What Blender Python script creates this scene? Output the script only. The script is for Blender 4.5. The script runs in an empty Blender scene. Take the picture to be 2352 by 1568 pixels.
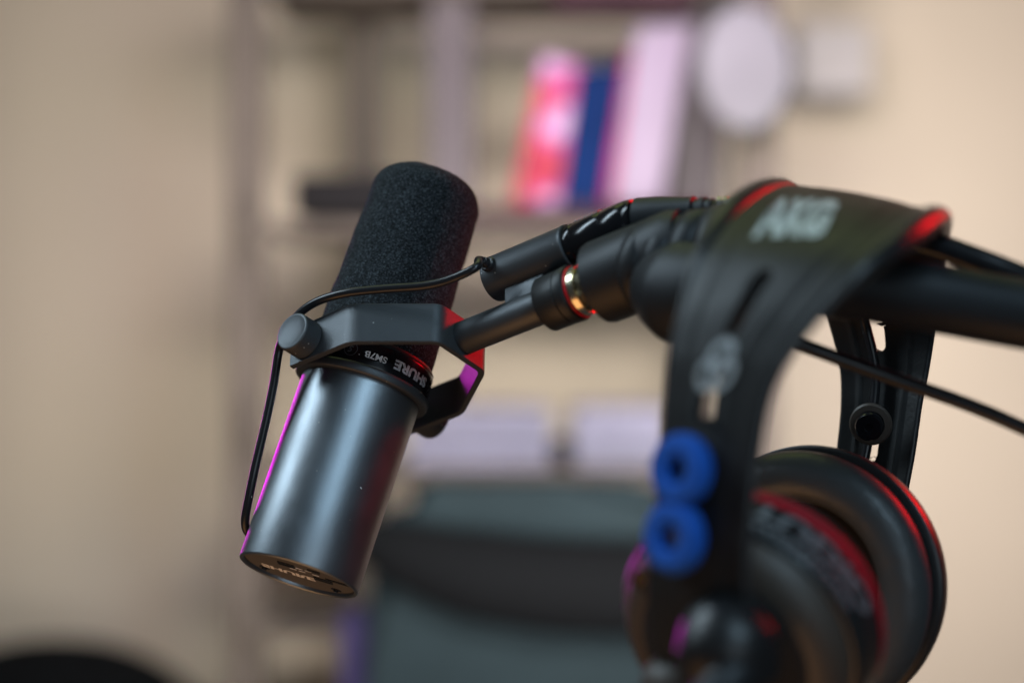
import bpy, bmesh, math, random
from mathutils import Vector as V, Matrix
random.seed(4)
R = math.radians
S = bpy.context.scene
COL = S.collection

# ------------------------------------------------------------------ camera
DIST, LENS = 1.04, 85.0
cam_d = bpy.data.cameras.new('camera')
cam = bpy.data.objects.new('camera', cam_d); COL.objects.link(cam)
cam.location = (0, -DIST, 0); cam.rotation_euler = (R(90), 0, 0)
cam_d.lens = LENS; cam_d.sensor_width = 36; cam_d.clip_start = .02; cam_d.clip_end = 50
cam_d.dof.use_dof = True; cam_d.dof.focus_distance = 1.022; cam_d.dof.aperture_fstop = 2.65
cam_d.dof.aperture_blades = 0
S.camera = cam

# ------------------------------------------------------------------ world, exposure
w = bpy.data.worlds.new('World'); S.world = w; w.use_nodes = True
w.node_tree.nodes['Background'].inputs[0].default_value = (.55, .62, .72, 1)
w.node_tree.nodes['Background'].inputs[1].default_value = .045
S.view_settings.view_transform = 'Standard'; S.view_settings.look = 'None'
S.view_settings.exposure = 0; S.view_settings.gamma = 1

# ------------------------------------------------------------------ lamps
def lamp(name, loc, aim, size, energy, color, spread=180):
    d = bpy.data.lights.new(name, 'AREA'); d.shape = 'RECTANGLE'
    d.size, d.size_y = size; d.energy = energy; d.color = color; d.spread = R(spread)
    o = bpy.data.objects.new(name, d); COL.objects.link(o)
    o.location = loc
    o.rotation_euler = (V(aim) - V(loc)).to_track_quat('-Z', 'Y').to_euler()
    return o
AIM = (-.06, 0, 0)
# two cool windows, high left and above the camera
lamp('window_light_side', (-1.05, .04, .95), AIM, (.26, 1.1), 2.45, (.70, .88, 1), 70)
lamp('window_light_front', (.44, -1.05, .88), AIM, (.24, .75), 1.15, (.56, .81, 1), 70)
# coloured room lights behind the microphone
lamp('magenta_light', (-.52, 1.02, .06), (-.12, 0, -.02), (.14, .5), .036, (1, 0, .92), 17)
lamp('red_light', (.98, .70, .40), (.0, -.03, 0), (.3, .3), .9, (1, .002, .010), 70)
# ceiling lamp behind, warm bounce from the desk top below
lamp('ceiling_light', (.0, .55, 1.15), (0, .0, 0), (.9, .5), 1.5, (.86, 1, .35))
lamp('desk_bounce', (-.35, -.30, -.80), (-.1, 0, 0), (.8, .7), 2.6, (1, .50, .20))
# added fills out of view that brighten the wall and shelf behind
lamp('room_light', (.08, -.10, .30), (.16, 1.25, .0), (.50, .12), 3.8, (1, .90, .83), 78)
lamp('room_light_side', (.44, .06, .02), (.20, 1.25, .0), (.12, .30), .5, (1, .89, .80), 100)  # added beside the frame to even out the wall
lamp('room_light_low', (.14, .02, -.32), (.16, 1.25, .10), (.45, .12), 2.0, (1, .88, .84), 80)  # added below the frame to fill the shade under the boards
lamp('window_light_low', (.35, -1.45, -.05), AIM, (.7, .5), .30, (.72, .88, 1), 60)  # added soft fill behind the camera for the label print, no window
lamp('shelf_glow', (.12, .55, .33), (.08, 1.3, -.08), (.3, .12), .62, (.95, .62, 1), 120)

# ------------------------------------------------------------------ helpers
K = 36 / LENS / 2352
def P(px, py, y):
    s = (DIST + y) * K
    return V(((px - 1176) * s, y, (784 - py) * s))

def node_mat(name, col, rough=.5, metal=0, bump=0, bscale=800, var=0, vscale=30, spec=.5, coat=0, sheen=0,
             rvar=0, speck=0, speck_scale=700, col2=None, detail=3):
    m = bpy.data.materials.new(name); m.use_nodes = True
    nt = m.node_tree; n = nt.nodes; l = nt.links; b = n['Principled BSDF']
    b.inputs['Base Color'].default_value = (*col, 1)
    b.inputs['Roughness'].default_value = rough; b.inputs['Metallic'].default_value = metal
    b.inputs['Specular IOR Level'].default_value = spec
    b.inputs['Coat Weight'].default_value = coat; b.inputs['Coat Roughness'].default_value = .15
    b.inputs['Sheen Weight'].default_value = sheen; b.inputs['Sheen Roughness'].default_value = .6
    tc = n.new('ShaderNodeTexCoord')
    out = None
    if var or col2:
        nz = n.new('ShaderNodeTexNoise'); nz.inputs['Scale'].default_value = vscale; nz.inputs['Detail'].default_value = 5
        l.new(tc.outputs['Object'], nz.inputs['Vector'])
        mx = n.new('ShaderNodeMix'); mx.data_type = 'RGBA'
        c2 = col2 or tuple(c * (1 - var) for c in col)
        c1 = col if col2 else tuple(min(1, c * (1 + var)) for c in col)
        mx.inputs['A'].default_value = (*c1, 1); mx.inputs['B'].default_value = (*c2, 1)
        rp = n.new('ShaderNodeMapRange'); rp.inputs['From Min'].default_value = .35; rp.inputs['From Max'].default_value = .65
        l.new(nz.outputs['Fac'], rp.inputs['Value']); l.new(rp.outputs['Result'], mx.inputs['Factor'])
        out = mx.outputs['Result']; l.new(out, b.inputs['Base Color'])
    if speck:
        vo = n.new('ShaderNodeTexVoronoi'); vo.inputs['Scale'].default_value = speck_scale
        l.new(tc.outputs['Object'], vo.inputs['Vector'])
        # only a few cells carry a fleck of dust
        wn = n.new('ShaderNodeTexWhiteNoise'); l.new(vo.outputs['Position'], wn.inputs['Vector'])
        g = n.new('ShaderNodeMath'); g.operation = 'GREATER_THAN'; g.inputs[1].default_value = 1 - speck
        l.new(wn.outputs['Value'], g.inputs[0])
        lt = n.new('ShaderNodeMath'); lt.operation = 'LESS_THAN'; lt.inputs[1].default_value = .28
        l.new(vo.outputs['Distance'], lt.inputs[0])
        mu = n.new('ShaderNodeMath'); mu.operation = 'MULTIPLY'; l.new(g.outputs[0], mu.inputs[0]); l.new(lt.outputs[0], mu.inputs[1])
        mx2 = n.new('ShaderNodeMix'); mx2.data_type = 'RGBA'
        if out: l.new(out, mx2.inputs['A'])
        else: mx2.inputs['A'].default_value = (*col, 1)
        mx2.inputs['B'].default_value = (.5, .5, .48, 1)
        l.new(mu.outputs[0], mx2.inputs['Factor']); l.new(mx2.outputs['Result'], b.inputs['Base Color'])
    if rvar:
        nr = n.new('ShaderNodeTexNoise'); nr.inputs['Scale'].default_value = 60; nr.inputs['Detail'].default_value = 4
        l.new(tc.outputs['Object'], nr.inputs['Vector'])
        r2 = n.new('ShaderNodeMapRange'); r2.inputs['To Min'].default_value = rough - rvar; r2.inputs['To Max'].default_value = rough + rvar
        l.new(nr.outputs['Fac'], r2.inputs['Value']); l.new(r2.outputs['Result'], b.inputs['Roughness'])
    if bump:
        nb = n.new('ShaderNodeTexNoise'); nb.inputs['Scale'].default_value = bscale; nb.inputs['Detail'].default_value = detail
        l.new(tc.outputs['Object'], nb.inputs['Vector'])
        bp = n.new('ShaderNodeBump'); bp.inputs['Strength'].default_value = bump; bp.inputs['Distance'].default_value = .0006
        l.new(nb.outputs['Fac'], bp.inputs['Height']); l.new(bp.outputs['Normal'], b.inputs['Normal'])
    return m

M = {}
M['body'] = node_mat('satin_dark_metal', (.27, .295, .32), .40, 1.0, bump=.16, bscale=2200, rvar=.10, speck=.004, speck_scale=900)
M['paint'] = node_mat('matt_dark_paint', (.082, .088, .095), .42, .6, bump=.22, bscale=2600, rvar=.05, speck=.006, speck_scale=900)
M['plate'] = node_mat('matt_end_plate', (.125, .12, .115), .55, .3, bump=.2, bscale=2500)
M['label'] = node_mat('gloss_black_label', (.006, .006, .008), .22, 0, speck=.006, speck_scale=900, bump=.03, bscale=1500)
M['ink_white'] = node_mat('white_print', (.90, .91, .92), .5, var=.08, vscale=900)
M['ink_grey'] = node_mat('silver_print', (.52, .53, .55), .4, var=.3, vscale=1500)
M['ink_cup'] = node_mat('cup_print', (.15, .16, .17), .45, var=.2, vscale=600)
M['ink_badge'] = node_mat('worn_silver_badge', (.30, .33, .34), .5, var=.2, vscale=300)
M['ink_band'] = node_mat('worn_white_print', (.50, .54, .52), .5, var=.12, vscale=300)
M['ink_dim'] = node_mat('faint_print', (.05, .05, .055), .5)
M['cup'] = node_mat('dark_cup_plastic', (.062, .048, .038), .5, 0, bump=.1, bscale=700)
M['black'] = node_mat('black_plastic', (.012, .012, .013), .38, 0, bump=.08, bscale=1500, rvar=.06, speck=.003)
M['gloss'] = node_mat('gloss_black_metal', (.012, .012, .014), .16, .3, bump=.03, bscale=900)
M['rubber'] = node_mat('black_rubber', (.014, .014, .016), .28, 0, bump=.05, bscale=700, speck=.005, speck_scale=1100)
M['grip'] = node_mat('knurled_black', (.018, .019, .02), .45, .2, bump=.2, bscale=1800)
M['chrome'] = node_mat('brass_chrome', (.80, .72, .52), .24, 1, bump=.1, bscale=500)
M['steel'] = node_mat('steel', (.6, .62, .65), .3, 1, bump=.1, bscale=500)
M['redplastic'] = node_mat('red_plastic', (.55, .006, .012), .3, 0, bump=.05)  # latch tip plastic; on the nut, red light put into the colour
M['accent'] = node_mat('deep_red_fabric', (.36, .004, .016), .5, 0, bump=.2, bscale=500)  # red light on the black pad edge, put into the colour
M['blue'] = node_mat('blue_foam', (.0, .085, .46), .85, 0, bump=.3, bscale=1500, var=.12, vscale=300)
M['pad'] = node_mat('ear_pad_leatherette', (.045, .049, .052), .44, 0, bump=1.0, bscale=130, rvar=.08)
M['leather'] = node_mat('black_leatherette', (.016, .017, .018), .36, 0, bump=.5, bscale=260, rvar=.08)
M['strap'] = node_mat('black_rubber_strap', (.009, .0092, .0095), .50, 0, spec=.4, bump=.25, bscale=500, rvar=.08, var=.25, vscale=60)
M['core'] = node_mat('grey_core', (.12, .12, .125), .8, var=.1)
M['cloth'] = node_mat('black_mesh_cloth', (.006, .006, .007), .9, 0, bump=.5, bscale=900)  # mesh cloth; also carries the shade of the near ear pad
M['boom'] = node_mat('boom_black_paint', (.020, .022, .025), .48, .3, bump=.15, bscale=1200, rvar=.05)
M['wall'] = node_mat('beige_wall_paint', (.54, .485, .39), .85, 0, bump=.2, bscale=120, var=.05, vscale=2.5)
M['greybeige'] = node_mat('grey_beige_painted_wood', (.115, .102, .088), .9, spec=.12, var=.15, vscale=12)
M['darkwood'] = node_mat('dark_brown_board', (.035, .02, .024), .9, spec=.12, var=.25, vscale=14)
M['shelfbox'] = node_mat('black_shelf_box', (.003, .003, .004), .7, spec=.2, var=.2, vscale=20)
M['disc'] = node_mat('pale_grey_disc', (.16, .168, .18), .9, spec=.12, var=.1, vscale=12)
M['white'] = node_mat('white_card', (.23, .205, .26), .9, spec=.12, var=.06, vscale=12)
M['pale'] = node_mat('pale_box_card', (.37, .365, .365), .9, spec=.12, var=.1, vscale=12)
M['lav'] = node_mat('lavender_paper', (.31, .32, .42), .9, spec=.12, var=.12, vscale=14)
M['greylilac'] = node_mat('grey_lilac_card', (.10, .094, .098), .9, spec=.12, var=.12, vscale=10)
M['navy'] = node_mat('navy_cover', (.002, .013, .060), .9, spec=.12, var=.15, vscale=20)
M['magenta'] = node_mat('crimson_cover', (.26, .02, .09), .9, spec=.12, var=.2, vscale=20)
M['teal'] = node_mat('grey_teal_fabric', (.017, .029, .034), .9, spec=.12, bump=.4, bscale=300, var=.15, vscale=9)
M['darkcloth'] = node_mat('black_fabric', (.003, .004, .005), .9, spec=.15, bump=.3, bscale=300)
M['violet'] = node_mat('violet_cover', (.05, .045, .12), .9, spec=.12, var=.15, vscale=20)

# foam: open cells, so colour and bump follow a fine voronoi
fm = node_mat('open_cell_foam', (.016, .019, .022), .95, 0, spec=.3)
nt = fm.node_tree; n, l = nt.nodes, nt.links; b = n['Principled BSDF']
tc = n.new('ShaderNodeTexCoord')
vo = n.new('ShaderNodeTexVoronoi'); vo.inputs['Scale'].default_value = 1500; l.new(tc.outputs['Object'], vo.inputs['Vector'])
nz = n.new('ShaderNodeTexNoise'); nz.inputs['Scale'].default_value = 820; nz.inputs['Detail'].default_value = 4; nz.inputs['Roughness'].default_value = .75
l.new(tc.outputs['Object'], nz.inputs['Vector'])
vo.inputs['Scale'].default_value = 1800
wn = n.new('ShaderNodeTexWhiteNoise'); l.new(vo.outputs['Position'], wn.inputs['Vector'])
rp = n.new('ShaderNodeValToRGB'); e_ = rp.color_ramp.elements
e_[0].position = .15; e_[0].color = (.005, .006, .007, 1); e_[1].position = 1; e_[1].color = (.075, .09, .102, 1)
k = e_.new(.8); k.color = (.030, .037, .043, 1)
l.new(wn.outputs['Value'], rp.inputs['Fac']); l.new(rp.outputs['Color'], b.inputs['Base Color'])
ad = n.new('ShaderNodeMath'); ad.operation = 'ADD'; l.new(nz.outputs['Fac'], ad.inputs[0]); l.new(wn.outputs['Value'], ad.inputs[1])
bp = n.new('ShaderNodeBump'); bp.inputs['Strength'].default_value = 1; bp.inputs['Distance'].default_value = .0006
l.new(ad.outputs[0], bp.inputs['Height']); l.new(bp.outputs['Normal'], b.inputs['Normal'])
M['foam'] = fm

# picture cover for the colourful book: soft coloured clouds
cm = node_mat('printed_cover', (.8, .4, .6), .9, spec=.1)
n, l = cm.node_tree.nodes, cm.node_tree.links; b = n['Principled BSDF']
tc = n.new('ShaderNodeTexCoord'); nz = n.new('ShaderNodeTexNoise'); nz.inputs['Scale'].default_value = 22; nz.inputs['Detail'].default_value = 2
l.new(tc.outputs['Object'], nz.inputs['Vector'])
rp = n.new('ShaderNodeValToRGB'); cr = rp.color_ramp
cr.elements[0].position = .28; cr.elements[0].color = (.17, .008, .04, 1)
cr.elements[1].position = .62; cr.elements[1].color = (.42, .32, .42, 1)
k = cr.elements.new(.44); k.color = (.34, .06, .07, 1)
k = cr.elements.new(.53); k.color = (.24, .05, .22, 1)
l.new(nz.outputs['Fac'], rp.inputs['Fac']); l.new(rp.outputs['Color'], b.inputs['Base Color'])
M['cover'] = cm

def link(name, bm, mat, parent=None, smooth=True, ang=38):
    me = bpy.data.meshes.new(name)
    if parent is not None:
        bmesh.ops.translate(bm, verts=bm.verts, vec=-parent['origin_v'] if False else -ORG[parent.name])
        o_loc = V((0, 0, 0))
    else:
        c = V((0, 0, 0))
        for v in bm.verts: c += v.co
        c /= max(1, len(bm.verts)); bmesh.ops.translate(bm, verts=bm.verts, vec=-c); o_loc = c
    bmesh.ops.recalc_face_normals(bm, faces=bm.faces)
    for f in bm.faces: f.smooth = smooth
    if smooth:
        for e in bm.edges:
            if len(e.link_faces) == 2 and e.calc_face_angle(0) > R(ang): e.smooth = False
    bm.to_mesh(me); bm.free()
    me.materials.append(M[mat] if isinstance(mat, str) else mat)
    o = bpy.data.objects.new(name, me); COL.objects.link(o); o.location = o_loc
    if parent is not None: o.parent = parent
    ORG[o.name] = ORG[parent.name] if parent is not None else o_loc
    return o
ORG = {}
def thing(name, loc, label, cat, group=None):
    o = bpy.data.objects.new(name, None); COL.objects.link(o); o.location = loc; o.empty_display_size = .02
    ORG[o.name] = V(loc); o['label'] = label; o['category'] = cat
    if group: o['group'] = group
    return o
def tag(o, label, cat, group=None):
    o['label'] = label; o['category'] = cat
    if group: o['group'] = group
    return o

def frame(o, z, x=None):
    z = z.normalized()
    x = x or (V((1, 0, 0)) if abs(z.x) < .8 else V((0, 1, 0)))
    x = (x - z * x.dot(z)).normalized(); y = z.cross(x)
    return Matrix(((x.x, y.x, z.x, o.x), (x.y, y.y, z.y, o.y), (x.z, y.z, z.z, o.z), (0, 0, 0, 1)))

def lathe(bm, prof, F, seg=96, knurl=0, kd=0, kz=None):
    """prof: list of (radius, z); closed where radius is 0"""
    rings = []
    for r, z in prof:
        if r < 1e-6:
            rings.append([bm.verts.new(F @ V((0, 0, z)))])
        else:
            rr = []
            for i in range(seg):
                a = 2 * math.pi * i / seg
                q = r
                if knurl and kz and kz[0] <= z <= kz[1]: q = r - (kd if (i * knurl // seg * 2 != (2 * i * knurl) // seg) else 0)
                rr.append(bm.verts.new(F @ V((q * math.cos(a), q * math.sin(a), z))))
            rings.append(rr)
    for A, B in zip(rings, rings[1:]):
        if len(A) == 1 and len(B) == 1: continue
        for i in range(seg):
            j = (i + 1) % seg
            if len(A) == 1: bm.faces.new((A[0], B[i], B[j]))
            elif len(B) == 1: bm.faces.new((A[i], B[0], A[j]))
            else: bm.faces.new((A[i], B[i], B[j], A[j]))
    return bm

def catmull(pts, n):
    out = []
    m = len(pts)
    for i in range(m - 1):
        p0 = pts[max(0, i - 1)]; p1 = pts[i]; p2 = pts[i + 1]; p3 = pts[min(m - 1, i + 2)]
        for k in range(n):
            t = k / n
            out.append(.5 * ((2 * p1) + (-p0 + p2) * t + (2 * p0 - 5 * p1 + 4 * p2 - p3) * t * t + (-p0 + 3 * p1 - 3 * p2 + p3) * t ** 3))
    out.append(pts[-1].copy())
    return out

def tube(bm, pts, r, n=10, seg=24, radii=None, cap=True):
    path = catmull(pts, n) if n > 1 else pts
    m = len(path); T = []
    for i in range(m): T.append((path[min(m - 1, i + 1)] - path[max(0, i - 1)]).normalized())
    x = V((0, 0, 1)).cross(T[0]); x = x.normalized() if x.length > 1e-4 else V((1, 0, 0))
    rings = []
    for i in range(m):
        x = (x - T[i] * x.dot(T[i])).normalized(); y = T[i].cross(x)
        ri = r
        if radii:
            f = i / (m - 1) * (len(radii) - 1); a = int(f); t = f - a
            ri = radii[a] if a >= len(radii) - 1 else radii[a] * (1 - t) + radii[a + 1] * t
        rings.append([bm.verts.new(path[i] + ri * (math.cos(2 * math.pi * k / seg) * x + math.sin(2 * math.pi * k / seg) * y)) for k in range(seg)])
    for A, B in zip(rings, rings[1:]):
        for k in range(seg):
            j = (k + 1) % seg; bm.faces.new((A[k], B[k], B[j], A[j]))
    if cap: bm.faces.new(rings[0][::-1]); bm.faces.new(rings[-1])
    return bm

def box(bm, F, sx, sy, sz, bevel=0, seg=2):
    vs = [bm.verts.new(F @ V((x * sx / 2, y * sy / 2, z * sz / 2))) for x in (-1, 1) for y in (-1, 1) for z in (-1, 1)]
    fs = [(0, 1, 3, 2), (4, 6, 7, 5), (0, 4, 5, 1), (2, 3, 7, 6), (0, 2, 6, 4), (1, 5, 7, 3)]
    F_ = [bm.faces.new([vs[i] for i in f]) for f in fs]
    if bevel:
        bmesh.ops.bevel(bm, geom=list({e for f in F_ for e in f.edges}), offset=bevel, segments=seg, affect='EDGES', profile=.5)
    return bm

def prism(bm, poly, d, bevel=0):
    """extrude a planar polygon (list of vectors) along vector d"""
    A = [bm.verts.new(p) for p in poly]; B = [bm.verts.new(p + d) for p in poly]
    fs = [bm.faces.new(A), bm.faces.new(B[::-1])]
    for i in range(len(A)):
        j = (i + 1) % len(A); fs.append(bm.faces.new((A[i], B[i], B[j], A[j])))
    if bevel: bmesh.ops.bevel(bm, geom=list({e for f in fs for e in f.edges}), offset=bevel, segments=2, affect='EDGES')
    return bm

def arc_prof(c, r, a0, a1, n=8):
    return [(c[0] + r * math.cos(R(a0 + (a1 - a0) * i / n)), c[1] + r * math.sin(R(a0 + (a1 - a0) * i / n))) for i in range(n + 1)]

def text_mesh(body, size, bold=0, sx=1, shear=0):
    """flat text as a bmesh centred on the origin in x and y"""
    cu = bpy.data.curves.new('tmp_text', 'FONT'); cu.body = body; cu.size = size; cu.offset = bold; cu.shear = shear
    cu.resolution_u = 4
    ob = bpy.data.objects.new('tmp_text', cu); COL.objects.link(ob)
    dg = bpy.context.evaluated_depsgraph_get(); dg.update()
    me = bpy.data.meshes.new_from_object(ob.evaluated_get(dg))
    bm = bmesh.new(); bm.from_mesh(me)
    bpy.data.objects.remove(ob); bpy.data.curves.remove(cu); bpy.data.meshes.remove(me)
    xs = [v.co.x for v in bm.verts]; ys = [v.co.y for v in bm.verts]
    cx, cy = (min(xs) + max(xs)) / 2, (min(ys) + max(ys)) / 2
    for v in bm.verts: v.co.x = (v.co.x - cx) * sx; v.co.y -= cy
    return bm, (max(xs) - min(xs)) * sx, max(ys) - min(ys)
def fit_text(body, width, height, bold=.0, shear=0):
    bm, w_, h_ = text_mesh(body, 1.0, bold, 1, shear)
    bmesh.ops.scale(bm, vec=(width / w_, height / h_, 1), verts=bm.verts)
    bmesh.ops.triangulate(bm, faces=bm.faces)
    bmesh.ops.subdivide_edges(bm, edges=[e for e in bm.edges if e.calc_length() > width * .06], cuts=2)
    return bm

# ------------------------------------------------------------------ the setting behind
WY = 1.30
bm = bmesh.new()
box(bm, Matrix.Translation((0.2, WY + .05, 0)), 5, .1, 3.2)
o = link('wall', bm, 'wall', smooth=False); o['kind'] = 'structure'

def quad_prism(name, px, Y, depth, mat, parent=None, bevel=.002):
    bm = bmesh.new(); prism(bm, [P(x, y, Y) for x, y in px], V((0, depth, 0)), bevel)
    return link(name, bm, mat, parent, ang=30)
def rect(x0, y0, x1, y1): return [(x0, y0), (x1, y0), (x1, y1), (x0, y1)]

SY = .88
sh = thing('bookshelf', P(1160, 1900, 1.0), 'open shelf rack with grey beige uprights and dark boards against the beige wall', 'shelf')
quad_prism('upright', rect(520, -400, 602, 2300), SY, .03, 'greybeige', sh)
quad_prism('upright', rect(1700, -400, 1790, 2300), SY, .03, 'greybeige', sh)
quad_prism('upright', rect(800, -380, 866, 2050), SY + .23, .03, 'greybeige', sh)
quad_prism('upright', rect(1560, -380, 1630, 2050), SY + .23, .03, 'greybeige', sh)
for yy, h in ((-66, 40), (508, 30), (1074, 26), (1440, 26)):
    bm = bmesh.new()
    a = P(603, yy, SY + .006); c = P(1699, yy + h, SY + .006)
    box(bm, Matrix.Translation(((a.x + c.x) / 2, SY + .12, (a.z + c.z) / 2)), c.x - a.x, .21, a.z - c.z, .002)
    link('board', bm, 'greybeige', sh, ang=30)
for yy in (530, 975, 1440):
    quad_prism('bracket', rect(556, yy - 38, 612, yy + 38), SY - .012, .011, 'greybeige', sh)

tag(quad_prism('box', rect(672, 400, 960, 494), SY + .02, .12, 'shelfbox'), 'flat black box lying on the shelf left of the foam windscreen', 'box')
tag(quad_prism('panel', rect(985, -120, 1085, 506), SY + .05, .14, 'greylilac'), 'tall grey lilac folder standing above the foam windscreen', 'folder')
tag(quad_prism('book', [(1245, 128), (1338, 150), (1290, 507), (1168, 507)], SY + .02, .16, 'cover'), 'leaning book with pink, red and white picture cover', 'book')
tag(quad_prism('book', [(1328, 158), (1436, 148), (1378, 507), (1278, 507)], SY + .01, .16, 'navy'), 'leaning navy blue book right of the pink one', 'book')
tag(quad_prism('book', [(1437, 130), (1462, 110), (1404, 507), (1379, 507)], SY + .03, .15, 'magenta'), 'thin crimson book between the navy and the white one', 'book')
tag(quad_prism('book', [(1463, 60), (1590, 50), (1510, 507), (1405, 507)], SY + .02, .17, 'white'), 'thick white book leaning at the right of the row', 'book')
tag(quad_prism('panel', [(1596, -20), (1690, -20), (1650, 507), (1530, 507)], SY + .09, .12, 'greylilac'), 'grey lilac folder behind the thick white book', 'folder')
# round white plate in front of the right upright and a white box beside it
bm = bmesh.new(); c = P(1708, 160, SY - .04)
lathe(bm, [(0, 0), (.042, 0)] + arc_prof((.042, .008), .008, -90, 90, 6) + [(0, .016)], frame(c, V((.12, -1, .05))), 64)
for v in bm.verts: v.co.x = c.x + (v.co.x - c.x) * .75
tag(link('disc', bm, 'disc'), 'round white disc hanging at the right shelf upright', 'disc')
tag(quad_prism('box', rect(1836, 58, 2000, 214), 1.15, .14, 'pale'), 'pale white box on the wall right of the shelf', 'box')
tag(quad_prism('tray', rect(1092, 508 - 40, 1640, 506), SY + .005, .012, 'darkwood'), 'dark plum brown tray edge under the leaning books', 'tray')
tag(quad_prism('tray', rect(1270, -60, 1592, 24), SY - .014, .012, 'darkwood'), 'dark brown strip above the leaning books at the top of the picture', 'board')
# paper stacks on the third board
for nm, px, lb in (('paper_stack', rect(940, 942, 1262, 1073), 'lavender white paper stack behind the microphone'),
                   ('paper_stack', rect(1322, 942, 1540, 1073), 'lavender white paper stack left of the front headphone strap')):
    t = thing(nm, P(px[0][0], 1073, SY + .1), lb, 'paper', 'paper stacks on the shelf')
    y = 1073
    i = 0
    while y > 945:
        h = random.uniform(10, 20); i += 1
        quad_prism('paper_bundle', rect(px[0][0] + random.uniform(-8, 8), max(942, y - h + 1), px[1][0] + random.uniform(-8, 8), y), SY + .02 + random.uniform(0, .01), .2, 'lav', t, .0008)
        y -= h
tag(quad_prism('folder', rect(1268, 1020, 1316, 1073), SY + .03, .16, 'shelfbox'), 'small dark box between the two lavender paper stacks', 'box')

# grey chair behind
ch = thing('chair', P(1180, 2300, 0.75), 'grey teal upholstered chair with a curved black band behind the microphone', 'chair')
bm = bmesh.new(); CY = .70
pts = [(905, 1128), (1000, 1112), (1300, 1112), (1520, 1118), (1640, 1150), (1680, 1500), (1660, 1900), (860, 1900), (840, 1600), (850, 1280)]
prism(bm, [P(x, y, CY) for x, y in pts], V((0, .07, 0)), .018)
link('backrest', bm, 'teal', ch)
bm = bmesh.new()
tube(bm, [P(830, 1225, CY + .0), P(930, 1272, CY - .01), P(1090, 1318, CY - .015), P(1300, 1345, CY - .015), P(1560, 1352, CY - .01), P(1720, 1340, CY + .0)], .02, radii=[.012, .024, .032, .034, .034, .028])
link('armrest', bm, 'darkcloth', ch)
bm = bmesh.new(); a = P(1250, 1960, CY - .1)
box(bm, Matrix.Translation(a), .36, .36, .06, .02, 3); link('seat', bm, 'teal', ch)
bm = bmesh.new(); lathe(bm, [(0, -.3), (.025, -.3), (.025, -.02), (0, -.02)], Matrix.Translation(a), 24); link('post', bm, 'darkcloth', ch)
tag(quad_prism('folder', rect(780, 1405, 905, 1900), .78, .05, 'violet'), 'violet grey cushion at the left side of the grey chair', 'cushion')

# dark rounded chair back at lower left
bm = bmesh.new()
c = P(130, 1858, 1.08)
pr_ = []
for i in range(17):
    a = R(90 * i / 16); pr_.append((.165 * math.cos(a) ** .9 if i < 16 else 0, .150 * math.sin(a)))
lathe(bm, [(0, -.25), (.155, -.25), (.165, -.2)] + pr_, Matrix.Translation(c), 64)
for v in bm.verts: v.co.y = c.y + (v.co.y - c.y) * .45
tag(link('chair', bm, 'darkcloth'), 'black rounded chair back at the lower left edge of the picture', 'chair')

# ------------------------------------------------------------------ microphone
al, ti = R(17.75), R(18)
U = V((math.cos(ti) * math.sin(al), math.sin(ti), math.cos(ti) * math.cos(al)))
EE = V((math.cos(al), 0, -math.sin(al)))            # to the right across the tube
NN = EE.cross(U); NN = NN if NN.y > 0 else -NN       # away from the camera
B0 = P(685, 1323, -.02)
zc = .092; CC = B0 + U * zc
az = R(44.5)
PP = (math.cos(az) * EE + math.sin(az) * NN).normalized()   # pivot line, near left to far right
mm = PP.cross(U); mm = mm if mm.x > 0 else -mm
qa = R(20.5)
QQ = (math.cos(qa) * mm + math.sin(qa) * U).normalized()    # along the stem
WW = PP.cross(QQ).normalized(); WW = WW if WW.z > 0 else -WW  # across the bracket strip
FM = frame(B0, U, EE)          # local: x = EE
# x = EE, z = U, so local y = U x EE
ysign = -1 if (U.cross(EE)).dot(NN) < 0 else 1
def cyl_pt(r, th, z):          # th = 0 faces the camera, positive to the right
    return B0 + U * z + EE * (r * math.sin(th)) - NN * (r * math.cos(th))

mic = thing('microphone', B0, 'dark grey studio microphone with black foam windscreen, hanging tilted in its bracket', 'microphone')
rb = .0263
bm = bmesh.new()
prof = [(rb - .0018, .0025), (rb - .0018, .0006), (rb - .0014, .0001), (rb - .0007, 0), (rb - .0002, .0003), (rb, .0010), (rb, .030), (rb, .060), (rb, .0855)]
lathe(bm, prof, FM, 192); body = link('body', bm, 'body', mic, ang=60)
bm = bmesh.new(); lathe(bm, [(0, .0018), (rb - .0019, .0018)], FM, 128); plate = link('end_plate', bm, 'plate', mic, ang=30)
def on_plate(bm, x, y, flipx=1, rot=0, h=.00165):
    """plate coordinates: x to the right, y away from the camera"""
    c, s = math.cos(rot), math.sin(rot)
    for v in bm.verts:
        a, b_ = v.co.x, v.co.y
        X = x + a * c - b_ * s; Y = y + a * s + b_ * c
        v.co = B0 + U * (h - v.co.z) + EE * X + NN * Y
    return bm
PR = R(-7)
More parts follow.
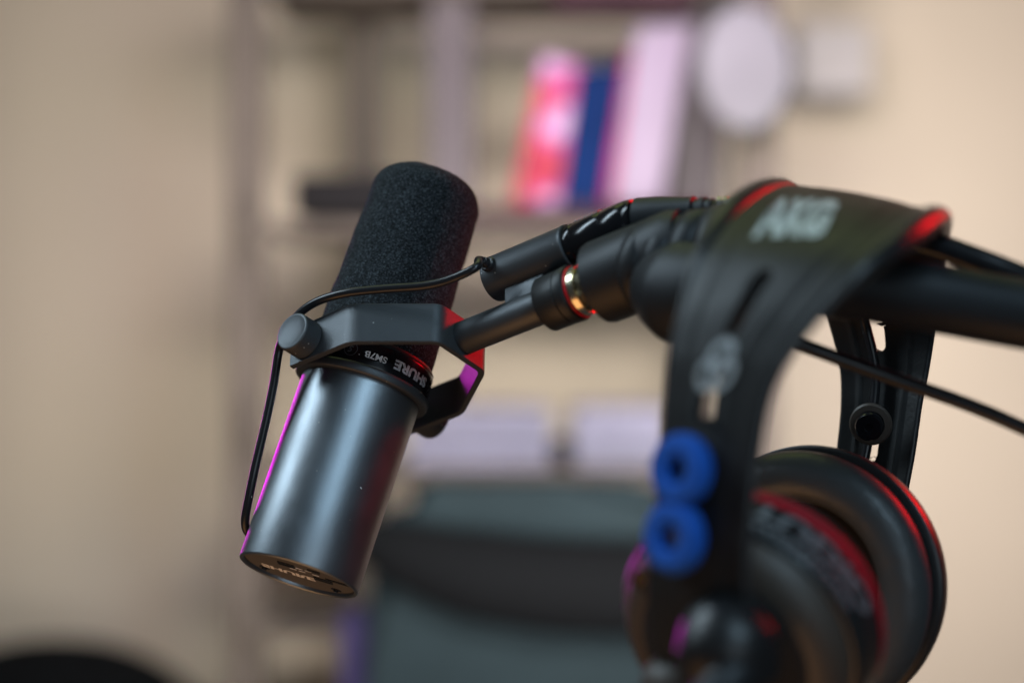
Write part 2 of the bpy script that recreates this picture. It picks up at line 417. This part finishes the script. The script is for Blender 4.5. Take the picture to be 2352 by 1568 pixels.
# lettering and switch marks printed on the end plate
link('lettering', on_plate(fit_text('SHURE', .0240, .0058, .045), -.0048, .0062, rot=PR), 'ink_white', plate, False)
bm = bmesh.new()
for x, y in ((-.0035, -.003), (.0005, -.003), (-.0005, -.0068), (.0035, -.0068), (.0065, -.0035)):
    box(bm, Matrix.Translation((x, y, 0)), .0030, .0009, .0001)
link('switch_mark', on_plate(bm, 0.001, -.0008, rot=PR), 'ink_white', plate, False)
for x, y, a, b_ in ((-.006, -.0075, .0075, .0050), (.0060, -.0108, .0055, .0035), (.0105, .0005, .0085, .0048), (.0165, -.0045, .0105, .0022)):
    bm = bmesh.new(); box(bm, Matrix.Translation((0, 0, -.0001)), a, b_, .0006, .0002)
    link('switch_recess', on_plate(bm, x, y, rot=PR), 'label', plate, False)
for x, y in ((-.0155, .0125), (.0165, .0118)):
    bm = bmesh.new(); lathe(bm, [(0, .0008), (.0010, .0008), (.0012, .0002), (.0024, 0), (.0024, -.0003)], Matrix.Identity(4), 32)
    sc = link('screw', on_plate(bm, x, y), 'label', plate)
    bm = bmesh.new(); box(bm, Matrix.Translation((0, 0, .0009)), .0016, .0003, .0002)
    link('screw_slot', on_plate(bm, x, y, rot=.6), 'plate', plate, False)

bm = bmesh.new()
rl = .0298
lathe(bm, [(rb + .0001, .0850), (rl - .0012, .0850), (rl - .0003, .0853), (rl, .0860), (rl, .0880), (rl - .0002, .0888), (rl - .0009, .0893), (.0282, .0893)], FM, 192)
link('collar', bm, 'paint', mic, ang=50)
bm = bmesh.new()
lathe(bm, [(.0282, .0894), (.0283, .0897), (.0283, .0992), (.0281, .0996), (.0276, .0996)], FM, 192)
lab = link('label_band', bm, 'label', mic, ang=50)
bm = bmesh.new()
lathe(bm, [(.0276, .0997), (.0279, .1000), (.0279, .1012), (.0274, .1018), (.0255, .1018)], FM, 192)
link('rim_ring', bm, 'grip', mic, ang=40)
def on_band(bm, th0, z0, r=.02842):
    for v in bm.verts: v.co = cyl_pt(r, R(th0) - v.co.x / r, z0 - v.co.y)
    return bm
link('lettering', on_band(fit_text('SM7B', .0098, .0030, .02), 6, .0939), 'ink_white', lab, False)
link('lettering', on_band(fit_text('SHURE', .0210, .0044, .045), 44.5, .0942), 'ink_grey', lab, False)
for th in (77, -17):
    bm = bmesh.new(); ro, ri = .0030, .0027
    A = [bm.verts.new((ro * math.cos(R(i * 10)), ro * math.sin(R(i * 10)), 0)) for i in range(36)]
    B_ = [bm.verts.new((ri * math.cos(R(i * 10)), ri * math.sin(R(i * 10)), 0)) for i in range(36)]
    for i in range(36): bm.faces.new((A[i], A[(i + 1) % 36], B_[(i + 1) % 36], B_[i]))
    link('emblem', on_band(bm, th, .0943), 'ink_dim', lab, False)
    link('emblem', on_band(fit_text('S', .0022, .0032, .03, .3), th, .0943), 'ink_dim', lab, False)

# foam windscreen
bm = bmesh.new()
z0, z1 = .1010, .1895
prof = [(.0200, z0), (.0262, z0 + .0006)]
for i in range(26):
    t = i / 25; prof.append((.0268 - .0022 * t - .0006 * math.sin(t * math.pi) * 0, z0 + .002 + (z1 - .014 - z0) * t))
prof += [(.0246 - .0115 + .0115 * math.cos(R(a)), z1 - .0120 + .0120 * math.sin(R(a))) for a in range(6, 91, 6)]
prof += [(.008, z1 + .0004), (0, z1 + .0005)]
lathe(bm, prof, FM, 200)
bmesh.ops.recalc_face_normals(bm, faces=bm.faces)
from mathutils import noise
for v in bm.verts:
    q = v.co * 90
    v.co += v.normal * (.0005 * noise.noise(q) + .00022 * noise.noise(v.co * 700))
link('windscreen', bm, 'foam', mic)

# bracket: flat strip bent into half an octagon
st, sw = .0028, .0190
path = [(-.0350, -.0092), (-.0350, .0235), (-.0140, .0520), (.0140, .0520), (.0350, .0235), (.0350, -.0092)]
def strip_poly(path, t):
    """outline of a bent strip in (p, q) with rounded outer corners"""
    import itertools
    def off(d):
        out = []
        for i, (a, b_) in enumerate(path):
            dirs = []
            if i > 0: dirs.append((a - path[i - 1][0], b_ - path[i - 1][1]))
            if i < len(path) - 1: dirs.append((path[i + 1][0] - a, path[i + 1][1] - b_))
            ns = []
            for dx, dy in dirs:
                L = math.hypot(dx, dy); ns.append((-dy / L, dx / L))
            nx = sum(k[0] for k in ns); ny = sum(k[1] for k in ns); L = math.hypot(nx, ny); nx /= L; ny /= L
            s = 1 / max(.3, nx * ns[0][0] + ny * ns[0][1])
            out.append((a + nx * d * s, b_ + ny * d * s))
        return out
    def rnd(pts, r):
        o_ = [pts[0]]
        for i in range(1, len(pts) - 1):
            a, b_, c = V((*pts[i - 1], 0)), V((*pts[i], 0)), V((*pts[i + 1], 0))
            p1 = b_ + (a - b_).normalized() * r; p2 = b_ + (c - b_).normalized() * r
            for k in range(7):
                t_ = k / 6; o_.append(tuple(((1 - t_) ** 2 * p1 + 2 * t_ * (1 - t_) * b_ + t_ * t_ * p2)[:2]))
        o_.append(pts[-1]); return o_
    A = rnd(off(t), .0042); B_ = rnd(off(0), .0026)
    return A, B_
A, B_ = strip_poly(path, st)
bm = bmesh.new()
def PQ(a, b_, c=0): return CC + PP * a + QQ * b_ + WW * c
nA = len(A)
rings = []
bv = .0004
for c, ins in ((-sw / 2, bv), (-sw / 2 + bv, 0), (sw / 2 - bv, 0), (sw / 2, bv)):
    ra, rb_ = [], []
    for i in range(nA):
        a = V((*A[i], 0)); b2 = V((*B_[i], 0)); d = (b2 - a).normalized()
        a2 = a + d * ins; b3 = b2 - d * ins
        ra.append(bm.verts.new(PQ(a2.x, a2.y, c))); rb_.append(bm.verts.new(PQ(b3.x, b3.y, c)))
    rings.append((ra, rb_))
for (a1, b1), (a2, b2) in zip(rings, rings[1:]):
    for i in range(nA - 1):
        bm.faces.new((a1[i], a1[i + 1], a2[i + 1], a2[i])); bm.faces.new((b1[i], b2[i], b2[i + 1], b1[i + 1]))
    bm.faces.new((a1[0], a2[0], b2[0], b1[0])); bm.faces.new((a1[-1], b1[-1], b2[-1], a2[-1]))
for (a1, b1) in (rings[0], rings[-1]):
    for i in range(nA - 1): bm.faces.new((a1[i], a1[i + 1], b1[i + 1], b1[i]))
brk = link('bracket', bm, 'paint', mic, ang=22)
# rounded ends of the strip around the pivots, knobs and spacers
for s in (-1, 1):
    bm = bmesh.new()
    base = PQ(s * .0350, 0)
    bo = s if s > 0 else s
    # knob
    F = frame(base + PP * (s * .0030), PP * s, QQ)
    n_ = 72; H = .0098; r_ = .0086
    prof = [(0, 0), (r_ - .0006, 0), (r_, .0005), (r_, .0085), (r_ - .0002, .0092), (r_ - .0008, .0096), (r_ - .0013, .0095), (r_ - .0022, .0092), (.0035, .0089), (0, .0088)]
    lathe(bm, prof, F, 288, knurl=72, kd=.00022, kz=(.0006, .0086))
    link('knob', bm, 'paint', mic, ang=50)
    bm = bmesh.new()
    lathe(bm, [(.0045, -.0005), (.0045, .0072), (0, .0072)], frame(base - PP * s * .0068, PP * s, QQ), 48)
    link('pivot', bm, 'black', mic)

# stem
bm = bmesh.new()
lathe(bm, [(0, -.0015), (.0068, -.0015), (.0072, -.0008), (.0072, .0458), (0, .0458)], frame(PQ(0, .0534), QQ), 96)
link('stem', bm, 'paint', mic, ang=50)
bm = bmesh.new()
lathe(bm, [(0, 0), (.0108, 0), (.0116, .0008), (.0116, .0105), (.0112, .0108), (.0118, .0112), (.0120, .0150), (.0114, .0158), (.0070, .0158)],
      frame(PQ(0, .0985), QQ), 288, knurl=72, kd=.0002, kz=(.0009, .0104))
link('lock_nut', bm, 'grip', mic, ang=50)
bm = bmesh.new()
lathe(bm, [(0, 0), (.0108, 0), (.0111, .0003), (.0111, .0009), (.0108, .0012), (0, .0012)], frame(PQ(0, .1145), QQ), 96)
link('washer', bm, 'redplastic', mic, ang=50)  # nut end face lit red, built as a red disc

# connector barrel beside the stem with its bridge
SP = .0232
def PB(b_, off=0): return PQ(0, b_, SP + off)
bm = bmesh.new(); rc = .0098
lathe(bm, [(0, 0), (rc - .0008, 0), (rc - .0002, .0002), (rc, .0008), (rc, .0400), (rc + .0002, .0403), (rc + .0002, .0418), (rc - .0006, .0424), (rc - .0016, .0424), (rc - .0016, .0395), (0, .0395)], frame(PB(.0700), QQ), 128)
link('connector_barrel', bm, 'paint', mic, ang=50)
bm = bmesh.new()
Fb = frame(PQ(0, .0885, SP / 2), WW, QQ)
box(bm, Fb, .0200, .0060, SP - .008, .0006)
link('bridge', bm, 'paint', mic, ang=30)
# cable grommet on the camera side of the barrel and the cable
g0 = P(1150, 606, -.040)
gd = V((-.62, -.62, .12)).normalized()
ax0 = PB(.0765)
gdir = (WW * .05 - PP * .98 - QQ * .12).normalized()
gb = ax0 + gdir * (rc - .0006)
bm = bmesh.new()
lathe(bm, [(0, 0), (.0034, 0), (.0034, .0016), (.0030, .0021), (.0022, .0022), (.0020, .0040), (0, .0040)], frame(gb, gdir), 48)
link('grommet', bm, 'rubber', mic)
cab = [gb + gdir * .002, gb + gdir * .0055 - QQ * .001, P(1092, 615, -.034), P(1030, 643, -.032), P(970, 657, -.030), P(880, 664, -.027), P(790, 674, -.024),
       P(725, 694, -.018), P(680, 728, -.012), P(652, 775, -.010), P(640, 810, -.008), P(627, 890, -.010), P(609, 975, -.012), P(589, 1060, -.014), P(572, 1140, -.014), P(563, 1195, -.012),
       P(570, 1222, -.008), P(592, 1236, 0), P(640, 1248, .012)]
bm = bmesh.new(); tube(bm, cab, .00185, n=14, seg=28); link('cable', bm, 'rubber', mic)

# ------------------------------------------------------------------ connector plugged into the barrel, with its cable
plug = thing('cable_connector', PB(.112), 'black cable connector with release latch plugged into the microphone barrel', 'connector')
X0 = PB(.1123)
BEND = (QQ + V((.10, 0, -.10))).normalized()
bm = bmesh.new()
lathe(bm, [(0, 0), (.0089, 0), (.0092, .0006), (.0092, .0035), (.0090, .0039), (.0093, .0043), (.0093, .0180), (.0090, .0185), (.0093, .0190), (.0092, .0300), (.0088, .0305), (.0090, .0312), (.0086, .0330), (0, .0330)], frame(X0, QQ), 96)
link('shell', bm, 'gloss', plug, ang=40)
bm = bmesh.new()
lathe(bm, [(0, 0), (.0087, 0), (.0081, .010), (.0064, .0230), (.0064, .0250), (.0050, .0255), (.0050, .0275), (.0056, .028), (.0056, .0300), (.0048, .0305), (.0048, .0330), (0, .0330)], frame(X0 + QQ * .0331, (QQ + V((.12, .05, -.22))).normalized()), 96)
link('strain_relief', bm, 'boom', plug, ang=40)
bm = bmesh.new()
box(bm, frame(X0 + QQ * .0075 + WW * .0096, WW, QQ), .0120, .0055, .0018, .0005)
for i in range(7): box(bm, frame(X0 + QQ * (.003 + i * .0014) + WW * .0107, WW, QQ), .0005, .0052, .0006)
link('latch', bm, 'paint', plug, ang=30)
bm = bmesh.new(); box(bm, frame(X0 + QQ * .0148 + WW * .0100, WW, QQ), .0022, .0050, .0022, .0005); link('latch_tip', bm, 'redplastic', plug)
bm = bmesh.new(); lathe(bm, [(.0093, 0), (.0086, .0003), (.0086, .0014), (.0093, .0017)], frame(X0 + QQ * .0001, QQ), 64); link('coupling_ring', bm, 'gloss', plug)
ce = X0 + QQ * .0331 + (QQ + V((.12, .05, -.22))).normalized() * .033
mc = thing('microphone_cable', ce, 'thick black microphone cable running over the boom arm under the headband', 'cable')
bm = bmesh.new()
pc = [ce - QQ * .002, ce + V((.008, -.001, .0)), P(1730, 480, -.082), P(1850, 515, -.086), P(1990, 535, -.092), P(2120, 556, -.100), P(2240, 596, -.108), P(2352, 640, -.115), P(2500, 706, -.13), P(2800, 850, -.16)]
tube(bm, pc, .0047, n=12, seg=24, radii=[.0044, .0048, .0050, .0050, .0050, .0050]); link('cable_jacket', bm, 'rubber', mc)
for i in range(6):
    bm = bmesh.new(); q = catmull(pc, 12)
    k = 6 + i * 3
    lathe(bm, [(.0044, -.0010), (.0058, -.0007), (.0058, .0007), (.0044, .0010)], frame(q[k], q[k + 1] - q[k]), 32)
    link('steel_ring', bm, 'steel', mc)

# ------------------------------------------------------------------ boom arm
boom = thing('boom_arm', P(2352, 735, -.12), 'black boom arm with thick round tube carrying the microphone', 'boom arm')
hd = (QQ + V((.0, .02, -.02))).normalized()
H0 = PQ(0, .1158)
bm = bmesh.new()
lathe(bm, [(0, 0), (.0102, 0), (.0108, .0005), (.0108, .0034), (.0090, .0033)] + [p for i in range(6) for p in ((.0092, .0036 + i * .0009), (.0088, .0040 + i * .0009))] + [(.0090, .0094), (0, .0094)], frame(H0, QQ), 96)
link('thread', bm, 'chrome', boom, ang=40)
H1 = PQ(0, .1252)
bm = bmesh.new()
lathe(bm, [(0, 0), (.0150, 0), (.0168, .0008), (.0172, .0022), (.0173, .0180), (.0175, .0300), (.0178, .0400), (.016, .0450), (0, .0450)], frame(H1, hd), 96)
hm = link('head', bm, 'boom', boom, ang=45)
# swivel knuckle wrapped in folds
K0 = H1 + hd * .048 - V((0, 0, .004))
for i in range(4):
    bm = bmesh.new()
    c = H1 + hd * (.026 + i * .012) + V((0, 0, -.0015 - i * .0022))
    d = (hd + V((-.15 + .04 * i, -.05, -.45 + .05 * i))).normalized()
    rr = .0182 + i * .0006
    lathe(bm, [(rr - .003, -.006), (rr, -.0045), (rr + .0007, 0), (rr - .0005, .005), (rr - .003, .0065)], frame(c, d), 72)
    for v in bm.verts: v.co += v.co.normalized() * .0004 * noise.noise(v.co * 200)
    link('sleeve_fold', bm, 'boom', boom, ang=60)
bm = bmesh.new()
tube(bm, [P(1500, 650, -.080), P(1560, 668, -.092), P(1640, 680, -.102), P(1740, 668, -.108), P(1800, 650, -.108)], .02, n=8, seg=48, radii=[.0120, .0205, .0215, .020, .014])
link('knuckle', bm, 'boom', boom, ang=60)
bm = bmesh.new()
tube(bm, [P(1620, 655, -.100), P(1760, 640, -.112), P(2000, 660, -.120), P(2352, 722, -.135), P(3000, 840, -.17)], .0132, n=10, seg=48)
link('arm_tube', bm, 'boom', boom)
tc_ = thing('thin_cable', P(1700, 745, -.10), 'thin black cable running slack below the boom arm tube', 'cable')
bm = bmesh.new()
tube(bm, [P(1600, 725, -.08), P(1720, 752, -.09), P(1840, 792, -.092), P(2050, 868, -.094), P(2220, 928, -.098), P(2352, 984, -.102), P(2600, 1100, -.11), P(2900, 1260, -.12)], .0028, n=10, seg=20)
link('cable_jacket', bm, 'rubber', tc_)

# ------------------------------------------------------------------ headphones
hp = thing('headphones', P(1700, 1300, -.15), 'black over-ear headphones hanging by their wide strap over the boom arm', 'headphones')
rows = [((1500, 1500, -.186), (1745, 1520, -.216)),
        ((1497, 1345, -.190), (1716, 1350, -.220)),
        ((1512, 1190, -.192), (1722, 1190, -.222)),
        ((1526, 1040, -.192), (1738, 1040, -.222)),
        ((1536, 900, -.191), (1768, 900, -.222)),
        ((1546, 800, -.190), (1822, 800, -.224)),
        ((1572, 690, -.187), (1905, 700, -.225)),
        ((1612, 580, -.178), (2000, 610, -.220)),
        ((1668, 496, -.156), (2082, 548, -.202)),
        ((1738, 446, -.118), (2140, 508, -.168)),
        ((1800, 434, -.074), (2168, 506, -.122)),
        ((1846, 470, -.032), (2172, 552, -.076)),
        ((1876, 575, -.002), (2160, 650, -.036)),
        ((1898, 700, .012), (2143, 760, -.014)),
        ((1932, 830, .014), (2128, 850, -.009)),
        ((1937, 930, .012), (2112, 930, -.009)),
        ((1927, 1040, .010), (2096, 1040, -.010)),
        ((1914, 1160, .008), (2074, 1160, -.010)),
        ((1905, 1330, .006), (2050, 1330, -.010))]
LP = catmull([P(*a) for a, b_ in rows], 22); RP = catmull([P(*b_) for a, b_ in rows], 22)
NR, NC = len(LP), 44
cx_ = sum(((a + b_) / 2 for a, b_ in zip(LP, RP)), V()) / NR
def strap_pt(i, v):
    """i: row (float), v: 0 left .. 1 right; slight crown across"""
    i = max(0, min(NR - 1.001, i)); a = int(i); t = i - a
    A = LP[a].lerp(LP[a + 1], t); B2 = RP[a].lerp(RP[a + 1], t)
    p = A.lerp(B2, v)
    nrm = (B2 - A).cross(LP[a + 1] - LP[a]).normalized()
    if nrm.dot(p - cx_) < 0: nrm = -nrm
    bulge = .0022 * (1 - (2 * v - 1) ** 2)
    groove = 0
    for g in (.2, .8):
        groove -= .0007 * math.exp(-((v - g) / .018) ** 2)
    return p + nrm * (bulge + groove), nrm
# slots: centre row, half length in rows, half width in v, centre v
slots = [(13.35 * 22, .36 * 22, .085, .45), (15.62 * 22, .60 * 22, .095, .42),
         (5.9 * 22, .70 * 22, .06, .50), (3.95 * 22, .50 * 22, .085, .47)]
rowlen = [(((LP[min(NR - 1, i + 1)] + RP[min(NR - 1, i + 1)]) / 2) - ((LP[i] + RP[i]) / 2)).length for i in range(NR)]
wid = [(LP[i] - RP[i]).length for i in range(NR)]
def sdf(i, v):
    best = (1, None)
    for k, (ci, hl, hv, cv) in enumerate(slots):
        ii = int(max(0, min(NR - 2, i))); sy = rowlen[ii]; sx = wid[ii]
        dx = (v - cv) * sx; dy = (i - ci) * sy; r_ = hv * sx; L = max(0, hl * sy - r_)
        qy = max(-L, min(L, dy)); d = math.hypot(dx, dy - qy)
        if d - r_ < best[0]: best = (d - r_, (ci, cv, qy, dx, dy, r_, sx, sy, d))
    return best
bm = bmesh.new()
SUB = 2
NRr = (NR - 1) * SUB
grid = []
for i in range(NRr + 1):
    row = []
    for j in range(NC + 1):
        fi, v = i / SUB, j / NC
        d, info = sdf(fi, v)
        if info and abs(d) < .0006 and 0 < j < NC:
            ci, cv, qy, dx, dy, r_, sx, sy, dd = info
            if dd > 1e-6:
                k = r_ / dd; v = cv + dx * k / sx; fi = ci + (qy + (dy - qy) * k) / sy
        row.append((bm.verts.new(strap_pt(fi, v)[0]), fi, v))
    grid.append(row)
for i in range(NRr):
    for j in range(NC):
        q = [grid[i][j], grid[i + 1][j], grid[i + 1][j + 1], grid[i][j + 1]]
        fi = sum(k[1] for k in q) / 4; v = sum(k[2] for k in q) / 4
        if sdf(fi, v)[0] < -.00005: continue
        bm.faces.new([k[0] for k in q])
for v_ in [v_ for v_ in bm.verts if not v_.link_faces]: bm.verts.remove(v_)
strap = link('headband', bm, 'strap', hp, ang=60)
md = strap.modifiers.new('thick', 'SOLIDIFY'); md.thickness = .0032; md.offset = 0
md.use_even_offset = True
bv_ = strap.modifiers.new('edge', 'BEVEL'); bv_.width = .0006; bv_.segments = 2; bv_.limit_method = 'ANGLE'; bv_.angle_limit = R(50)
# raised piping along both edges
for edge in (0.012, .988):
    bm = bmesh.new(); tube(bm, [strap_pt(i, edge)[0] for i in range(0, NR, 3)], .0021, n=2, seg=16, radii=[.002] * 8 + [.0028, .0042, .0052, .0052, .0042, .0028] + [.0016] * 9); link('piping', bm, 'leather', hp)
# elastic cords inside, seen through the slots
for (a, b_, v) in ((12.4, 16.9, .36), (2.6, 6.6, .56)):
    bm = bmesh.new(); pts = []
    for k in range(12):
        i = (a + (b_ - a) * k / 11) * 22; p, nn_ = strap_pt(i, v + .10 * math.sin(k / 11 * 3.0)); pts.append(p - nn_ * .006)
    tube(bm, pts, .0021, n=6, seg=12); link('elastic_cord', bm, 'rubber', hp)
# adjuster buttons
p, nn_ = strap_pt(14.42 * 22, .42)
for sgn, nm in ((1, 'adjuster'),):
    d = (nn_ * -1)
    d = V((-.30, -.92, -.22)).normalized()
    p = P(2001, 972, -.008)
    bm = bmesh.new(); lathe(bm, [(0, .0), (.0088, 0), (.0092, .0006), (.0092, .0016), (.0085, .0024), (.0062, .0026), (.0058, .0018), (0, .0016)], frame(p, d), 64)
    ad_ = link('adjuster', bm, 'cup', hp, ang=40)
    bm = bmesh.new(); lathe(bm, [(0, .0), (.0060, 0), (.0060, .0052), (.0054, .0060), (.0020, .0060), (.0018, .0052), (0, .0052)], frame(p + d * .0012, d), 48)
    link('adjuster_screw', bm, 'label', hp, ang=40)

# lettering on the strap top and the round emblem lower down
def on_strap(bm, ci, cv, rot=0, lift=.0022):
    c, s = math.cos(rot), math.sin(rot)
    ii = int(ci); sx = wid[ii]; sy = rowlen[ii]
    for v in bm.verts:
        a = v.co.x * c - v.co.y * s; b2 = v.co.x * s + v.co.y * c
        p, nn2 = strap_pt(ci + b2 / sy, cv + a / sx); v.co = p + nn2 * lift
    return bm
link('lettering', on_strap(fit_text('AKG', .028, .042, .06), 7.95 * 22, .41, R(12)), 'ink_band', strap, False)
bm = bmesh.new()
for dx, dy in ((-.0032, -.0024), (.0032, -.0024), (0, .0032)):
    ro, ri = .0056, .0030
    A_ = [bm.verts.new((dx + ro * math.cos(R(i * 12)), dy + ro * math.sin(R(i * 12)), 0)) for i in range(30)]
    B3 = [bm.verts.new((dx + ri * math.cos(R(i * 12)), dy + ri * math.sin(R(i * 12)), .0)) for i in range(30)]
    for i in range(30): bm.faces.new((A_[i], A_[(i + 1) % 30], B3[(i + 1) % 30], B3[i]))
bmesh.ops.scale(bm, vec=(1.0, 1.05, 1), verts=bm.verts)
link('emblem', on_strap(bm, 4.55 * 22, .50), 'ink_badge', strap, False)

# near ear cup
def cup(c, d, prof_list, parent):
    F = frame(c, d, V((0, 0, 1)))
    out = []
    for nm, prof, mat in prof_list:
        bm = bmesh.new(); lathe(bm, prof, F, 128); out.append(link(nm, bm, mat, parent, ang=40))
    return F, out
oN = V((-.50, -.74, -.45)).normalized()
cN = P(1664, 1500, -.178)
FN, parts = cup(cN, -oN, [
    ('ear_cup', [(.0400, .0100), (.0460, .011), (.0475, .013), (.0478, .0172), (.0470, .0175), (.0470, .0180), (.0480, .0183), (.0482, .0270), (.0474, .0272), (.0474, .0277), (.0482, .0280), (.0470, .0300), (.040, .0300)], 'leather'),
    ('cup_bezel', [(.030, -.0008), (.034, .0), (.040, .002), (.043, .006), (.0445, .010), (.0440, .0109)], 'cup'),
    ('accent_ring', [(.044, .0301), (.0474, .0303), (.0479, .0325), (.0470, .0350), (.040, .0362)], 'accent'),  # red light along the pad edge, modelled as a coloured ring
    ('ear_pad', [(.028, .0362), (.040, .0364), (.0425, .0380), (.0430, .0410), (.0415, .044), (.038, .046), (.032, .045), (.028, .042), (.028, .038)], 'cloth'),  # black colour stands for the shade on this pad
    ('cup_face', [(0, -.0016), (.030, -.0016), (.0325, -.0006), (.0335, .001)], 'cloth')], hp)
# printed words round the rim of the near cup
for txt, hgt, zz, a0, wd in (('STUDIO', .0085, .0225, 0, .066), ('HEADPHONES', .0045, .0140, 0, .052)):
    bm = fit_text(txt, wd, hgt, .03)
    # right hand up-facing side of the rim: angle measured in the cup frame
    Fi = FN.inverted()
    best = (Fi.to_3x3() @ V((.55, -.35, .80))); th = math.atan2(best.y, best.x)
    for v in bm.verts:
        a = th + v.co.x / .048 * (1 if True else -1); z_ = zz - v.co.y
        rr = .0480 if zz > .02 else .0478
        v.co = FN @ V((rr * math.cos(a) + .0006 * math.cos(a), rr * math.sin(a) + .0006 * math.sin(a), z_))
    link('lettering', bm, 'ink_cup', parts[0], False)
# a bare scratch on the microphone body
bm = bmesh.new(); box(bm, frame(cyl_pt(rb + .00002, R(32), .0395), EE.cross(U) , EE * .8 - U * .5), .0017, .00035, .00006)
link('scratch', bm, 'ink_white', body, False)
# two vent dimples in the left of the outer face
for px, py in ((1466, 1372), (1497, 1408)):
    q = P(px, py, -.18); lq = FN.inverted() @ q
    ang = math.atan2(lq.y, lq.x)
    bm = bmesh.new(); lathe(bm, [(0, .0), (.0030, .0), (.0034, -.0006), (.0036, .0006)], frame(FN @ V((.0395 * math.cos(ang), .0395 * math.sin(ang), .0012)), oN), 24)
    link('vent', bm, 'label', parts[0])
# strap yoke block and cable socket of the near cup
bm = bmesh.new()
ps = [P(1650, 1400, -.206), P(1670, 1480, -.212), P(1690, 1560, -.210)]
tube(bm, ps, .017, n=8, seg=32, radii=[.012, .019, .016])
link('hinge', bm, 'black', hp)
bm = bmesh.new(); tube(bm, [P(1705, 1520, -.220), P(1655, 1580, -.226), P(1600, 1640, -.230), P(1570, 1800, -.235)], .0075, n=6, seg=32, radii=[.0085, .0085, .007, .0035, .003]); link('cable_plug', bm, 'boom', hp)
bm = bmesh.new(); tube(bm, [P(1500, 1560, -.180), P(1560, 1580, -.186), P(1640, 1640, -.19)], .0120, n=6, seg=24, radii=[.008, .012, .012]); link('cable_socket', bm, 'cup', hp)

# far ear cup with its pad towards the camera
oF = V((-.50, -.84, -.06)).normalized()
cF = P(1862, 1336, -.042)
F2, p2 = cup(cF, oF, [
    ('ear_cup', [(0, -.024), (.030, -.024), (.046, -.021), (.0545, -.013), (.0562, -.006), (.0562, -.003), (.0550, -.002), (.050, -.002)], 'black'),
    ('ear_pad', [(.0340, -.001)] + [(.0448 + .0105 * math.cos(R(a)), .0085 + .0105 * math.sin(R(a))) for a in range(-60, 226, 10)] + [(.0340, .000)], 'pad'),
    ('driver_cover', [(0, .0005), (.0345, .0005)], 'cloth')], hp)

# ------------------------------------------------------------------ blue foam rings pinned on the front strap
def blue_ring(c, d, label, rs=1.0):
    t = thing('foam_ring', c, label, 'foam ring', 'blue foam rings on the headphone strap')
    F = frame(c, d)
    r1, r0, h = .0127 * rs, .0046 * rs, .0084
    bm = bmesh.new()
    prof = [(r0, -h / 2)] + [(r1 - .0035, -h / 2)] + arc_prof((r1 - .0035, -h / 2 + .0035), .0035, -90, 0, 6) + arc_prof((r1 - .0035, h / 2 - .0035), .0035, 0, 90, 6) + arc_prof((r0 + .0016, h / 2 - .0016), .0016, 90, 180, 4) + [(r0, -h / 2)]
    lathe(bm, prof, F, 72)
    link('foam_body', bm, 'blue', t)
    return t, F, r0
for (row, v, lb, mt) in ((2.72 * 22, .41, 'upper blue foam ring with dark centre on the front headphone strap', 'cloth'),
                         (1.73 * 22, .40, 'lower blue foam ring with grey centre on the front headphone strap', 'core')):
    sp, sn = strap_pt(row, v)
    t, F, r0 = blue_ring(sp + sn * .0072, sn, lb)
    bm = bmesh.new(); lathe(bm, [(0, .0005), (r0 - .0018, .0005), (r0 - .0012, -.0003), (r0 - .0012, -.004)], F, 32); link('core', bm, mt, t)
